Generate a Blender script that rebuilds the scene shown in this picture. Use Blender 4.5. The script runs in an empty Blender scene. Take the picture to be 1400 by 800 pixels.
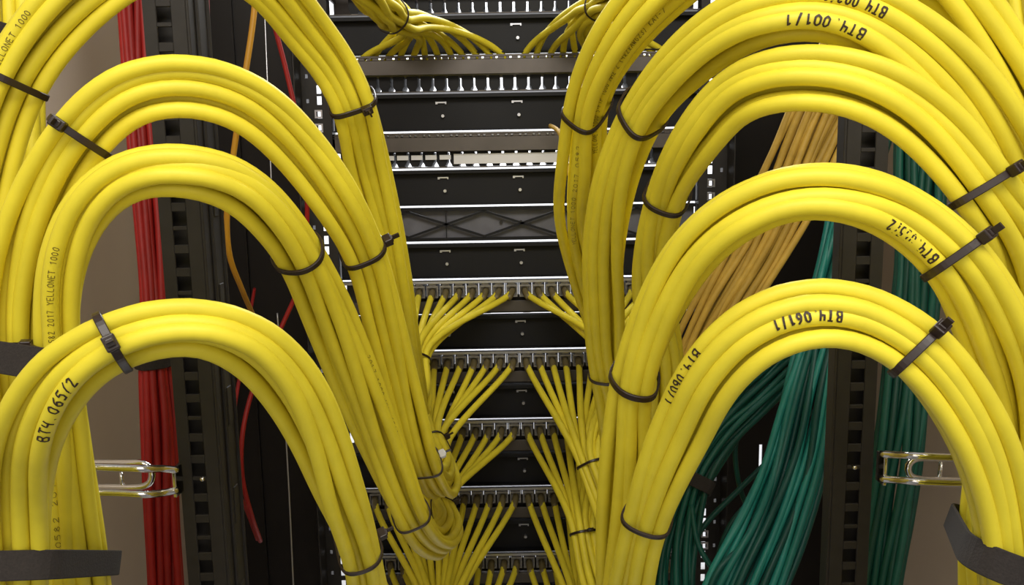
import bpy, math, random
import numpy as np
from mathutils import Vector, Matrix

random.seed(7); rng = np.random.default_rng(7)
sc = bpy.context.scene
COL = sc.collection

# ------------------------------------------------------------------ camera
F = 1100.0
PITCH, ROLL = math.radians(8.3), math.radians(1.0)
CAM = np.array([0.0, 0.0, 1.55])
fw = np.array([0, math.cos(PITCH), -math.sin(PITCH)])
up0 = np.array([0, math.sin(PITCH), math.cos(PITCH)])
rt0 = np.array([1.0, 0, 0])
# the picture's right points slightly down in the world (horizontals rise to the right)
rt = rt0*math.cos(ROLL) - up0*math.sin(ROLL)
up = up0*math.cos(ROLL) + rt0*math.sin(ROLL)
cam_d = bpy.data.cameras.new('camera'); cam = bpy.data.objects.new('camera', cam_d); COL.objects.link(cam)
cam_d.sensor_width = 36; cam_d.lens = 36*F/1400; cam_d.clip_start = 0.01
cam.matrix_world = Matrix(((rt[0], up[0], -fw[0], CAM[0]), (rt[1], up[1], -fw[1], CAM[1]), (rt[2], up[2], -fw[2], CAM[2]), (0, 0, 0, 1)))
sc.camera = cam
# ------------------------------------------------------------------ world, lights, exposure
w = bpy.data.worlds.new('world'); sc.world = w; w.use_nodes = True
w.node_tree.nodes['Background'].inputs[0].default_value = (1.0, .93, .85, 1)
w.node_tree.nodes['Background'].inputs[1].default_value = 0.16
sc.view_settings.view_transform = 'Standard'; sc.view_settings.look = 'None'
sc.view_settings.exposure = 0.0; sc.view_settings.gamma = 1; sc.view_settings.use_curve_mapping = False

def area(name, loc, target, sx, sy, power, color):
    l = bpy.data.lights.new(name, 'AREA'); l.shape = 'RECTANGLE'; l.size = sx; l.size_y = sy; l.energy = power; l.color = color
    o = bpy.data.objects.new(name, l); COL.objects.link(o); o.location = loc
    d = Vector(target) - Vector(loc); o.rotation_euler = d.to_track_quat('-Z', 'Y').to_euler()
    return o
area('aisle_ceiling_lamp', (0.05, -0.30, 2.25), (0, 0.35, 1.45), 1.1, 0.4, 12.5, (1.0, .95, .86))
area('front_fill_light', (0.0, -.42, 1.62), (0, 0.4, 1.45), 1.2, 0.7, 2.9, (1.0, .93, .84))  # added frontal fill light, stands for no known lamp
area('far_aisle_ceiling_lamp', (0.1, 1.75, 2.6), (0.1, 2.1, 1.0), 1.6, 0.4, 110, (.95, .97, 1.0))

# ------------------------------------------------------------------ helpers
def srgb(r, g, b):
    f = lambda c: (c/12.92 if c <= .04045 else ((c+.055)/1.055)**2.4)
    return (f(r/255), f(g/255), f(b/255))
def W(px, py, d):
    """a place seen in direction (px, py) at depth d metres"""
    return CAM + d*(fw + (px-700)/F*rt - (py-400)/F*up)
def proj(P):
    q = np.asarray(P) - CAM; d = q@fw
    return np.stack([700 + F*(q@rt)/d, 400 - F*(q@up)/d, d], -1)
def on_plane(px, py, Y):
    r = fw + (px-700)/F*rt - (py-400)/F*up
    return CAM + r*(Y-CAM[1])/r[1]

def mat(name, col, rough=.5, metal=0.0, noise=0.0, nscale=40, bump=0.0, vary=0.0, spec=.5, coat=0.0, streak=None):
    m = bpy.data.materials.new(name); m.use_nodes = True
    nt = m.node_tree; b = nt.nodes['Principled BSDF']
    b.inputs['Roughness'].default_value = rough; b.inputs['Metallic'].default_value = metal
    b.inputs['Specular IOR Level'].default_value = spec; b.inputs['Coat Weight'].default_value = coat
    b.inputs['Base Color'].default_value = (*col, 1)
    tc = nt.nodes.new('ShaderNodeTexCoord')
    src = None
    if noise or bump:
        n = nt.nodes.new('ShaderNodeTexNoise'); n.inputs['Scale'].default_value = nscale; n.inputs['Detail'].default_value = 4
        if streak:
            mp = nt.nodes.new('ShaderNodeMapping'); mp.inputs['Scale'].default_value = streak
            nt.links.new(tc.outputs['Object'], mp.inputs[0]); nt.links.new(mp.outputs[0], n.inputs['Vector'])
        else:
            nt.links.new(tc.outputs['Object'], n.inputs['Vector'])
        src = n
    if noise:
        r = nt.nodes.new('ShaderNodeMapRange'); r.inputs[1].default_value = .3; r.inputs[2].default_value = .7
        r.inputs[3].default_value = 1-noise; r.inputs[4].default_value = 1+noise*.6
        nt.links.new(src.outputs['Fac'], r.inputs[0])
        mx = nt.nodes.new('ShaderNodeVectorMath'); mx.operation = 'SCALE'; mx.inputs[0].default_value = col
        nt.links.new(r.outputs[0], mx.inputs['Scale']); last = mx.outputs[0]
    else: last = None
    if vary:
        oi = nt.nodes.new('ShaderNodeObjectInfo'); r = nt.nodes.new('ShaderNodeMapRange')
        r.inputs[3].default_value = 1-vary; r.inputs[4].default_value = 1+vary*.5
        nt.links.new(oi.outputs['Random'], r.inputs[0])
        mx = nt.nodes.new('ShaderNodeVectorMath'); mx.operation = 'SCALE'; mx.inputs[0].default_value = col
        if last: nt.links.new(last, mx.inputs[0])
        nt.links.new(r.outputs[0], mx.inputs['Scale']); last = mx.outputs[0]
    if last: nt.links.new(last, b.inputs['Base Color'])
    if bump:
        bp = nt.nodes.new('ShaderNodeBump'); bp.inputs['Strength'].default_value = bump; bp.inputs['Distance'].default_value = .0006
        nt.links.new(src.outputs['Fac'], bp.inputs['Height']); nt.links.new(bp.outputs[0], b.inputs['Normal'])
    return m

M = dict(
 yellow=mat('yellow_jacket', (.80, .675, .040), .5, noise=.07, nscale=55, bump=.15, vary=.06, spec=.35),
 dimyellow=mat('dim_lit_yellow_jacket', (.52, .33, .055), .5, noise=.15, nscale=70, vary=.2, spec=.3),  # yellow jackets; the duller light on them is put into the colour
 teal=mat('teal_jacket', (.018, .22, .18), .42, noise=.1, nscale=60, vary=.7, spec=.4),
 darkteal=mat('green_jacket', (.008, .085, .06), .45, noise=.1, nscale=60, vary=.3, spec=.35),
 red=mat('red_jacket', (.34, .012, .010), .5, noise=.12, nscale=60, vary=.25, spec=.35),
 orange=mat('orange_jacket', (.55, .27, .015), .5),
 tie=mat('black_nylon', (.022, .012, .009), .38, bump=.1, nscale=300),
 paletie=mat('clear_nylon', (.55, .55, .58), .25),
 velcro=mat('black_hook_and_loop', (.022, .017, .015), .9, noise=.3, nscale=900, bump=.6),
 post=mat('black_powder_coat', (.026, .023, .021), .5, noise=.15, nscale=90, bump=.15, spec=.3),
 blank=mat('blank_panel_black', (.009, .009, .011), .5, noise=.1, nscale=30, spec=.22),
 infill=mat('infill_black', (.008, .0065, .006), .35, noise=.3, nscale=9, spec=.3),
 steel=mat('galvanised_steel', (.10, .088, .080), .45, .7, noise=.12, nscale=40, bump=.1),
 lip=mat('bright_steel', (.50, .50, .53), .3, .9),
 chrome=mat('chrome', (.75, .74, .72), .13, 1.0),
 jack=mat('jack_zinc', (.30, .285, .265), .38, .6, noise=.15, nscale=200),
 plug=mat('olive_boot', (.14, .11, .045), .5),
 wall=mat('taupe_paint', srgb(186, 168, 148), .6, noise=.05, nscale=12),
 white=mat('white_paint', (.75, .75, .76), .6, noise=.03, nscale=4),
 floor=mat('grey_vinyl', (.42, .41, .40), .5, noise=.2, nscale=30),
 ink=mat('black_marker_ink', (.035, .018, .010), .6),
 print=mat('printed_ink', (.09, .055, .01), .6),
)

def mesh(name, V, Fc, m, smooth=False):
    me = bpy.data.meshes.new(name); me.from_pydata([tuple(map(float, v)) for v in V], [], [tuple(map(int, f)) for f in Fc])
    me.materials.append(m)
    if smooth: me.polygons.foreach_set('use_smooth', [True]*len(me.polygons))
    me.update(); return me
def link(name, me, parent=None, label=None, cat=None, group=None, kind=None, loc=None):
    o = bpy.data.objects.new(name, me); COL.objects.link(o)
    if parent: o.parent = parent
    if loc is not None: o.location = loc
    tag(o, label, cat, group, kind); return o
def tag(o, label=None, cat=None, group=None, kind=None):
    for k, v in (('label', label), ('category', cat), ('group', group), ('kind', kind)):
        if v: o[k] = v
    return o
class MB:
    def __init__(s): s.V = []; s.F = []
    def add(s, V, Fc):
        n = len(s.V); s.V += [tuple(v) for v in V]; s.F += [tuple(n+i for i in f) for f in Fc]; return s
    def box(s, x0, x1, y0, y1, z0, z1):
        V = [(x, y, z) for x in (x0, x1) for y in (y0, y1) for z in (z0, z1)]
        return s.add(V, [(0, 1, 3, 2), (4, 6, 7, 5), (0, 4, 5, 1), (2, 3, 7, 6), (0, 2, 6, 4), (1, 5, 7, 3)])
    def obox(s, c, ax, ay, az, hx, hy, hz):
        c, ax, ay, az = map(np.asarray, (c, ax, ay, az))
        V = [c + i*hx*ax + j*hy*ay + k*hz*az for i in (-1, 1) for j in (-1, 1) for k in (-1, 1)]
        return s.add(V, [(0, 1, 3, 2), (4, 6, 7, 5), (0, 4, 5, 1), (2, 3, 7, 6), (0, 2, 6, 4), (1, 5, 7, 3)])
    def tube(s, P, r, n=10):
        V, Fc = tube_vf(np.asarray(P, float), r, n); return s.add(V, Fc)
    def cyl(s, a, b, r, n=12): return s.tube([a, (np.asarray(a)+np.asarray(b))/2, b], r, n)
    def mesh(s, name, m, bevel=0, smooth=False): return mesh(name, s.V, s.F, m, smooth)
def bevel(o, wd=.0006, seg=2):
    b = o.modifiers.new('bevel', 'BEVEL'); b.width = wd; b.segments = seg; b.limit_method = 'ANGLE'; return o

def tangents(P):
    T = np.gradient(P, axis=0); return T/np.maximum(np.linalg.norm(T, axis=1, keepdims=True), 1e-9)
def rmf(P):
    T = tangents(P); n = len(P); U = np.zeros_like(P)
    a = np.array([0, -1.0, 0]) if abs(T[0][1]) < .9 else np.array([1.0, 0, 0])
    u = a - T[0]*(a@T[0]); U[0] = u/np.linalg.norm(u)
    for i in range(1, n):
        u = U[i-1] - T[i]*(U[i-1]@T[i]); U[i] = u/np.linalg.norm(u)
    return T, U, np.cross(T, U)
def tube_vf(P, r, n=10):
    T, U, Wn = rmf(P); k = len(P)
    a = np.arange(n)*2*np.pi/n
    r = np.broadcast_to(np.asarray(r, float).reshape(-1, 1, 1), (k, 1, 1))
    V = (P[:, None] + r*(np.cos(a)[None, :, None]*U[:, None] + np.sin(a)[None, :, None]*Wn[:, None])).reshape(-1, 3)
    Fc = []
    for i in range(k-1):
        for j in range(n):
            j2 = (j+1) % n; Fc.append((i*n+j, i*n+j2, (i+1)*n+j2, (i+1)*n+j))
    Fc.append(tuple(range(n-1, -1, -1))); Fc.append(tuple((k-1)*n+j for j in range(n)))
    return list(V), Fc
def catmull(P, per=14):
    P = np.asarray(P, float); P = np.vstack([2*P[0]-P[1], P, 2*P[-1]-P[-2]])
    out = []
    for i in range(1, len(P)-2):
        p0, p1, p2, p3 = P[i-1:i+3]
        # centripetal
        t0 = 0; t1 = np.linalg.norm(p1-p0)**.5; t2 = t1+np.linalg.norm(p2-p1)**.5; t3 = t2+np.linalg.norm(p3-p2)**.5
        for t in np.linspace(t1, t2, per, endpoint=False):
            A1 = (t1-t)/(t1-t0)*p0+(t-t0)/(t1-t0)*p1; A2 = (t2-t)/(t2-t1)*p1+(t-t1)/(t2-t1)*p2; A3 = (t3-t)/(t3-t2)*p2+(t-t2)/(t3-t2)*p3
            B1 = (t2-t)/(t2-t0)*A1+(t-t0)/(t2-t0)*A2; B2 = (t3-t)/(t3-t1)*A2+(t-t1)/(t3-t1)*A3
            out.append((t2-t)/(t2-t1)*B1+(t-t1)/(t2-t1)*B2)
    out.append(P[-2]); return np.array(out)
def resample(P, step):
    L = np.r_[0, np.cumsum(np.linalg.norm(np.diff(P, axis=0), axis=1))]
    n = max(8, int(L[-1]/step)); s = np.linspace(0, L[-1], n)
    return np.stack([np.interp(s, L, P[:, i]) for i in range(P.shape[1])], 1)
def smooth(A, k=3, it=2):
    for _ in range(it):
        B = A.copy(); B[1:-1] = (A[:-2]+A[1:-1]*2+A[2:])/4; A = B
    return A

R0 = .0038          # yellow cable radius
def pack(n, r=R0, rows=None):
    """cross-section of a bundle, unit = metres"""
    if rows:
        pts = []
        for i, m_ in enumerate(rows):
            for j in range(m_): pts.append(((j-(m_-1)/2)*2.02*r, ((len(rows)-1)/2-i)*1.78*r))
        return np.array(pts)
    if n == 12:
        pts = [(1.17*r*math.cos(a), 1.17*r*math.sin(a)) for a in (.5, .5+2.094, .5+4.189)]
        pts += [(3.06*r*math.cos(a), 3.06*r*math.sin(a)) for a in [i*2*math.pi/9 + .1 for i in range(9)]]
        return np.array(pts)
    pts = []
    for i in range(-7, 8):
        for j in range(-7, 8):
            pts.append(((i+.5*(j % 2))*2.04*r + .3*r, j*1.77*r + .2*r))
    pts.sort(key=lambda p: p[0]**2+p[1]**2); return np.array(pts[:n])

ORD = ['outermost', 'second from outside', 'third from outside', 'fourth from outside', 'fifth from outside', 'sixth from outside', 'seventh from outside', 'eighth from outside', 'ninth from outside', 'tenth from outside', 'eleventh from outside', 'twelfth from outside', 'thirteenth from outside']

class Bundle:
    """spec: list of (px, py, depth, width_px or None)"""
    def __init__(s, spec, n=12, r=R0, twist=(0., 0.), noise=.0015, step=.006, seed=0, rows=None):
        g = np.random.default_rng(seed+11); s.r = r; s.n = n
        C = np.array([W(p[0], p[1], p[2]) for p in spec])
        if rows: s.n = n = sum(rows)
        wid0 = (2*np.abs(pack(n, r, rows)[:, 0]).max()+2*r)
        sc_ = np.array([1.0 if (len(p) < 4 or p[3] is None) else np.clip(p[3]*.92*p[2]/(F*wid0), .64, 1.5) for p in spec])
        full = catmull(np.c_[C, sc_[:, None]*.05], 16)
        full = resample(full, step)
        s.C = smooth(full[:, :3], it=3); sc_ = full[:, 3]/.05
        k = len(s.C); s.k = k
        T = tangents(s.C); view = s.C-CAM; view /= np.linalg.norm(view, axis=1, keepdims=True)
        N1 = np.cross(T, view); ln = np.linalg.norm(N1, axis=1)
        prev = None
        for i in range(k):
            v = N1[i]/max(ln[i], 1e-6)
            if prev is not None:
                tr = prev - T[i]*(prev@T[i]); tr /= np.linalg.norm(tr)
                wgt = np.clip((ln[i]-.25)/.3, 0, 1)
                v = v*wgt + tr*(1-wgt) if v@tr > 0 else tr
                v = .35*v+.65*tr; v /= np.linalg.norm(v)
            N1[i] = v; prev = v
        N1 = smooth(N1, it=3); N1 -= T*(N1*T).sum(1, keepdims=True); N1 /= np.linalg.norm(N1, axis=1, keepdims=True)
        N2 = np.cross(N1, T)
        if (N2[k//4]@(CAM-s.C[k//4])) < 0: N2 = -N2
        s.T, s.N1, s.N2 = T, N1, N2
        pk = pack(n, r, rows); t = np.linspace(0, 1, k)
        ang = twist[0] + (twist[1]-twist[0])*t + (.25 if not rows else .16)*np.sin(t*7+seed)
        s.cab = []
        for c in range(n):
            x = pk[c, 0]*np.cos(ang)-pk[c, 1]*np.sin(ang); y = pk[c, 0]*np.sin(ang)+pk[c, 1]*np.cos(ang)
            ph = g.uniform(0, 6.28, 4); fr = g.uniform(5, 13, 4)
            nx = noise*(np.sin(t*fr[0]+ph[0])+.5*np.sin(t*fr[1]*2+ph[1])); ny = noise*(np.sin(t*fr[2]+ph[2])+.5*np.sin(t*fr[3]*2+ph[3]))
            s.cab.append(s.C + N1*(x*sc_+nx)[:, None] + N2*(y*(1/np.sqrt(sc_))+ny)[:, None])
        s.cab = np.array(s.cab); s.tie_sites = []
    def near(s, px, py, lo=0, hi=1):
        q = proj(s.C); d = np.hypot(q[:, 0]-px, q[:, 1]-py); a, b = int(lo*s.k), int(hi*s.k)
        return a+int(np.argmin(d[a:b]))
    def squeeze(s, i, amt=.35, rad=10):
        # the tie pulls the cables together
        for j in range(max(0, i-rad), min(s.k, i+rad+1)):
            f = amt*.5*(1+math.cos(math.pi*(j-i)/(rad+1)))
            cc = s.cab[:, j].mean(0); 
            off = s.cab[:, j]-cc; s.cab[:, j] = cc + off*(1-f*.25)

def hull2(pts):
    pts = sorted(map(tuple, pts)); 
    def half(ps):
        h = []
        for p in ps:
            while len(h) > 1 and (h[-1][0]-h[-2][0])*(p[1]-h[-2][1])-(h[-1][1]-h[-2][1])*(p[0]-h[-2][0]) <= 0: h.pop()
            h.append(p)
        return h
    a = half(pts); b = half(pts[::-1]); return np.array(a[:-1]+b[:-1])
def band(name, pts3, r, c, T, U, V_, wd, th, m, gap=.0003, tilt=0.0, soft=10):
    """a closed strap round all the points, in the plane (U, V_)"""
    q = [( (p-c)@U, (p-c)@V_ ) for p in pts3]; a = np.arange(20)*2*np.pi/20
    circ = [(x+(r+gap)*math.cos(t), y+(r+gap)*math.sin(t)) for x, y in q for t in a]
    H = hull2(circ); H = np.vstack([H, H[:1]])
    L = np.r_[0, np.cumsum(np.linalg.norm(np.diff(H, axis=0), axis=1))]
    n = 56 if soft > 5 else 90; s_ = np.linspace(0, L[-1], n, endpoint=False); H = np.stack([np.interp(s_, L, H[:, 0]), np.interp(s_, L, H[:, 1])], 1)
    L0 = L[-1]
    for _ in range(soft): H = (np.roll(H, 1, 0)+2*H+np.roll(H, -1, 0))/4
    H = H.mean(0)+(H-H.mean(0))*(1+.0006/max(np.linalg.norm(H-H.mean(0), axis=1).mean(), .003))
    tg = np.roll(H, -1, 0)-np.roll(H, 1, 0); tg /= np.linalg.norm(tg, axis=1, keepdims=True); nr = np.stack([tg[:, 1], -tg[:, 0]], 1)
    if ((H-H.mean(0))*nr).sum() < 0: nr = -nr
    H = H+nr*gap
    Vv = []; prof = [(-wd/2, 0), (-wd/2, th*.7), (-wd/2+th*.3, th), (wd/2-th*.3, th), (wd/2, th*.7), (wd/2, 0)]
    for k in range(n):
        tl = tilt*H[k, 0]
        for (al, o) in prof:
            h = H[k]+nr[k]*o; Vv.append(c+U*h[0]+V_*h[1]+T*(al+tl))
    Fc = []; p = len(prof)
    for k in range(n):
        for j in range(p):
            Fc.append((k*p+j, ((k+1) % n)*p+j, ((k+1) % n)*p+(j+1) % p, k*p+(j+1) % p))
    return mesh(name, Vv, Fc, m, False), H, nr

def plane_cut(b, i, c, T, oblique):
    """where the cables of a bundle pass through a plane"""
    out = []
    for k in range(b.n):
        P = b.cab[k]; a0 = max(1, i-12); a1 = min(b.k-1, i+13); j = a0+int(np.argmin(np.abs((P[a0:a1]-c)@T))); t = P[j+1]-P[j-1] if j+1 < b.k else P[j]-P[j-1]
        t = t/np.linalg.norm(t); p = P[j]-t*(((P[j]-c)@T)/(t@T))
        if not oblique: out.append(p); continue
        u = np.cross(t, [.3, .5, .8]); u /= np.linalg.norm(u); w_ = np.cross(t, u)
        for a in np.arange(16)*2*np.pi/16:
            q = p+b.r*(math.cos(a)*u+math.sin(a)*w_); out.append(q-t*(((q-c)@T)/(t@T)))
    return out
def cable_tie(b, px, py, label, head=None, lo=0, hi=1, wd=.0034, headmat='tie', tail=.006, tilt=0.0, flat=0.0):
    i = b.near(px, py, lo, hi); T = b.T[i]; v = b.C[i]-CAM; v = v/np.linalg.norm(v)
    T = T-flat*(T@v)*v; T = T/np.linalg.norm(T); U = b.N1[i]-T*(b.N1[i]@T); U = U/np.linalg.norm(U); V_ = np.cross(U, T)
    if V_@v > 0: V_ = -V_
    pts = [b.cab[c, i] for c in range(b.n)]; c = np.mean(pts, 0)
    # keep the cut through the bundle flat
    pts = plane_cut(b, i, c, T, flat > 0)
    me, H, nr = band('cable_tie', pts, b.r if not flat > 0 else .0001, c, T, U, V_, wd, .0011, M['tie'], tilt=tilt)
    o = link('cable_tie', me, None, label, 'cable tie')
    if head is not None:
        hq = proj(np.array([c+U*h[0]+V_*h[1] for h in H])); d = np.hypot(hq[:, 0]-head[0], hq[:, 1]-head[1]) + 400*(hq[:, 2]-hq[:, 2].min())
        k = int(np.argmin(d)); n3 = U*nr[k, 0]+V_*nr[k, 1]; t3 = np.cross(n3, T); hc = c+U*H[k, 0]+V_*H[k, 1]+n3*.0028+T*tilt*H[k, 0]
        mb = MB().obox(hc, t3, T, n3, .0032, wd*.72, .0024)
        mb.obox(hc+n3*.0018, t3, T, n3, .0018, wd*.5, .0014)
        h = bevel(link('tie_head', mb.mesh('tie_head', M[headmat]), o, 'pale translucent tie head' if headmat != 'tie' else None), .0006)
        if tail:
            tm = MB().obox(hc+n3*(.002+tail*.4)+t3*.0005, t3, T, n3, .0005, wd*.42, tail*.5); link('tie_tail', tm.mesh('tie_tail', M['tie']), o)
    return o

# stroke font on a 4 x 6 grid
G = {
 'B': [[(0,0),(0,6),(2.6,5.8),(3.2,4.6),(2.6,3.3),(.2,3.1)],[(2.4,3.1),(3.6,1.8),(3,.3),(0,0)]], 'T': [[(0,6),(4,5.8)],[(2.1,6),(1.9,0)]],
 '4': [[(.3,6),(.3,3),(3.4,2.8)],[(3.2,6),(3,0)]], '.': [[(1.2,.2),(1.7,.5)]], '0': [[(2,6),(.4,4.6),(.4,1.4),(2,0),(3.5,1.4),(3.5,4.6),(2,6)]],
 '6': [[(3,6),(1,4.2),(.3,2),(1.2,.1),(3,.3),(3.5,1.8),(2.4,3.2),(.6,2.6)]], '5': [[(3.6,6),(.7,5.9),(.5,3.6),(2.5,3.7),(3.5,2.2),(2.6,.3),(.2,.2)]],
 '1': [[(.6,4.6),(2.2,6),(2.1,0)]], '/': [[(.6,-.6),(3,6.6)]], '2': [[(.4,4.8),(1.6,6),(3.2,5.3),(2.8,3.4),(.3,.2),(3.8,.3)]],
 '3': [[(.4,5.6),(2.4,6),(3.3,4.7),(1.5,3.2),(3.5,2.1),(2.6,.2),(.3,.4)]], 'Y': [[(0,6),(2,3),(4,6)],[(2,3),(2,0)]], 'E': [[(3.4,6),(0,6),(0,0),(3.4,0)],[(0,3),(2.8,3)]],
 'L': [[(0,6),(0,0),(3.4,0)]], 'N': [[(0,0),(0,6),(3.6,0),(3.6,6)]], 'S': [[(3.5,5.4),(2,6),(.4,4.8),(3.4,1.8),(2,0),(.3,.6)]], 'F': [[(0,0),(0,6),(3.4,6)],[(0,3),(2.8,3)]],
 'P': [[(0,0),(0,6),(3,5.8),(3.4,4.4),(2.8,3),(0,2.9)]], 'M': [[(0,0),(0,6),(2,2.5),(4,6),(4,0)]], 'H': [[(0,0),(0,6)],[(0,3),(3.5,3)],[(3.5,6),(3.5,0)]], 'z': [[(.3,4),(3.3,4),(.3,0),(3.4,0)]],
 'K': [[(0,0),(0,6)],[(3.5,6),(0,3),(3.6,0)]], 'A': [[(0,0),(2,6),(4,0)],[(.8,2.2),(3.2,2.2)]], '7': [[(.3,6),(3.6,6),(1.4,0)]], '(': [[(2.4,6.6),(1,3),(2.4,-.6)]], ')': [[(1,6.6),(2.4,3),(1,-.6)]],
 'x': [[(.3,4),(3.3,0)],[(3.3,4),(.3,0)]], 'W': [[(0,6),(1,0),(2,4),(3,0),(4,6)]], 'G': [[(3.5,5.2),(2,6),(.4,4.4),(.4,1.4),(2,0),(3.5,1),(3.5,2.8),(2.2,2.8)]], '8': [[(2,3.2),(.6,4.5),(2,6),(3.3,4.5),(2,3.2),(.4,1.6),(2,0),(3.5,1.6),(2,3.2)]],
 '9': [[(3.4,3.6),(1.4,2.8),(.5,4.5),(2,6),(3.4,4.8),(3,0)]], '-': [[(.6,3),(3,3)]], ' ': [], 'O': [[(2,6),(.3,4.6),(.3,1.4),(2,0),(3.7,1.4),(3.7,4.6),(2,6)]], 'C': [[(3.5,5.2),(2,6),(.4,4.4),(.4,1.4),(2,0),(3.5,.9)]], 'D': [[(0,0),(0,6),(2.4,5.6),(3.5,3),(2.4,.4),(0,0)]], 'R': [[(0,0),(0,6),(3,5.8),(3.4,4.4),(2.8,3),(0,2.9)],[(1.6,2.9),(3.6,0)]],
}
def write_on(obj, P, r, text, start, end, h, pen, m, name='handwriting', off=0.0, wob=.25):
    """writing on a cable's jacket, read from start to end (seen points)"""
    q = proj(P); i0 = int(np.argmin(np.hypot(q[:, 0]-start[0], q[:, 1]-start[1]))); i1 = int(np.argmin(np.hypot(q[:, 0]-end[0], q[:, 1]-end[1])))
    L = np.r_[0, np.cumsum(np.linalg.norm(np.diff(P, axis=0), axis=1))]
    s0, s1 = L[i0], L[i1]; 
    if abs(s1-s0) < .004: s1 = s0+.03
    total = abs(s1-s0); sgn = 1 if s1 > s0 else -1; adv = total/len(text); sx = adv*.72/4; sy = h/6
    T = tangents(P); Vs = []; Fs = []; g = random.Random(text+str(start))
    cm = (i0+i1)//2; vd = CAM-P[cm]
    def at(s, yy, lift=.00012):
        C = np.array([np.interp(s, L, P[:, k]) for k in range(3)]); t = np.array([np.interp(s, L, T[:, k]) for k in range(3)]); t /= np.linalg.norm(t)
        u = vd-t*(vd@t); u /= np.linalg.norm(u)
        rd = t*sgn; upv = np.cross(u, rd)          # glyph up on the surface
        a = (yy+off)/r
        return C+(r+lift)*(u*math.cos(a)+upv*math.sin(a))
    for ci, ch in enumerate(text):
        jx = g.uniform(-wob, wob); jy = g.uniform(-wob, wob); sk = g.uniform(-.08, .12)
        for st in G.get(ch, []):
            pts = []
            for (a, b) in zip(st[:-1], st[1:]):
                for k in range(3): pts.append((a[0]+(b[0]-a[0])*k/3, a[1]+(b[1]-a[1])*k/3))
            pts.append(st[-1]); pp = np.array([((x+jx+sk*y)*sx + ci*adv, (y-3+jy)*sy) for x, y in pts])
            tg = np.gradient(pp, axis=0) if len(pp) > 1 else np.array([[1, 0]]); tg /= np.maximum(np.linalg.norm(tg, axis=1, keepdims=True), 1e-9)
            nn = np.stack([-tg[:, 1], tg[:, 0]], 1); n0 = len(Vs)
            for k in range(len(pp)):
                for sd in (-1, 1):
                    e = pp[k]+nn[k]*pen*.5*sd; Vs.append(at(s0+sgn*e[0], e[1]))
            for k in range(len(pp)-1): a = n0+2*k; Fs.append((a, a+1, a+3, a+2))
    link(name, mesh(name, Vs, Fs, m), obj)
def pick(b, start, end):
    """the cable of a bundle best seen between two points"""
    Q = [proj(b.cab[c]) for c in range(b.n)]; best = []
    for c in range(b.n):
        hid = off = 0.0; n = 0
        for t in (0, .17, .33, .5, .67, .83, 1):
            x = start[0]+(end[0]-start[0])*t; y = start[1]+(end[1]-start[1])*t
            if not (0 < x < 1400 and 0 < y < 800): continue
            i = int(np.argmin(np.hypot(Q[c][:, 0]-x, Q[c][:, 1]-y))); px, py, d = Q[c][i]; R = F*b.r/d; off += math.hypot(px-x, py-y)/R; n += 1
            for o in range(b.n):
                if o == c: continue
                e = np.hypot(Q[o][:, 0]-px, Q[o][:, 1]-py); k = int(np.argmin(e))
                if e[k] < R*1.05 and Q[o][k, 2] < d: hid += 1.3-e[k]/R
        best.append((off/max(n, 1)+1.2*hid/max(n, 1), c))
    return min(best)[1]

# ------------------------------------------------------------------ the rack's measures
OX = .008; YP = .982        # rack centre, panel plane
U1 = .04445
ZTOP = on_plane(705, 20, YP)[2]
def uz(k): return ZTOP - k*U1      # top of unit k
NEARY = .547

# ------------------------------------------------------------------ room
def struct(name, mb, m): return link(name, mb.mesh(name, m), None, kind='structure')
struct('floor', MB().box(-2.2, 2.2, -2.2, 3.0, -.1, 0), M['floor'])
struct('wall_back', MB().box(-2.2, 2.2, 3.0, 3.1, 0, 2.8), M['white'])
struct('wall_left', MB().box(-2.3, -2.2, -2.2, 3.0, 0, 2.8), M['white'])
struct('wall_right', MB().box(2.2, 2.3, -2.2, 3.0, 0, 2.8), M['white'])
struct('ceiling', MB().box(-2.2, 2.2, -2.2, 3.0, 2.8, 2.9), M['white'])

# cabinet side panels (taupe) and dark infill beside the far rails
for sgn, nm in ((-1, 'left'), (1, 'right')):
    x = OX+sgn*.43
    mb = MB().box(min(x, x+sgn*.0015), max(x, x+sgn*.0015), .26, 1.03, 0.002, 2.25)
    mb.box(min(x, x-sgn*.018), max(x, x-sgn*.018), .26, .262, 0.002, 2.25)
    link('cabinet_side_panel', mb.mesh('cabinet_side_panel', M['wall']), None, 'taupe painted steel cabinet side panel behind the %s trunk of yellow cables' % nm, 'side panel', 'cabinet side panels')
    a, b = sorted((OX+sgn*.428, OX+sgn*.262))
    mb = MB()
    if sgn < 0:
        mb.box(a, b, 1.015, 1.017, 0.002, 2.2)
        mb.box(a+.085, a+.0875, 1.011, 1.015, 0.002, 2.2)
        mb.box(b-.012, b-.0095, 1.011, 1.015, 0.002, 2.2)
    else:
        zs = [on_plane(1040, y, 1.015)[2] for y in (608, 640, 655, 690, 698, 712)]
        c0 = on_plane(1037, 650, 1.015)[0]; c1 = c0+.004
        mb.box(a, c0, 1.015, 1.017, 0.002, 2.2); mb.box(c1, b, 1.015, 1.017, 0.002, 2.2)
        mb.box(c0, c1, 1.015, 1.017, zs[0], 2.2); mb.box(c0, c1, 1.015, 1.017, zs[2], zs[1]); mb.box(c0, c1, 1.015, 1.017, zs[4], zs[3]); mb.box(c0, c1, 1.015, 1.017, 0.002, zs[5])
    link('infill_panel', mb.mesh('infill_panel', M['infill']), None, 'glossy black vertical infill panel beyond the %s cables' % ('left arched' if sgn < 0 else 'right teal'), 'infill panel', 'infill panels')

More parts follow.
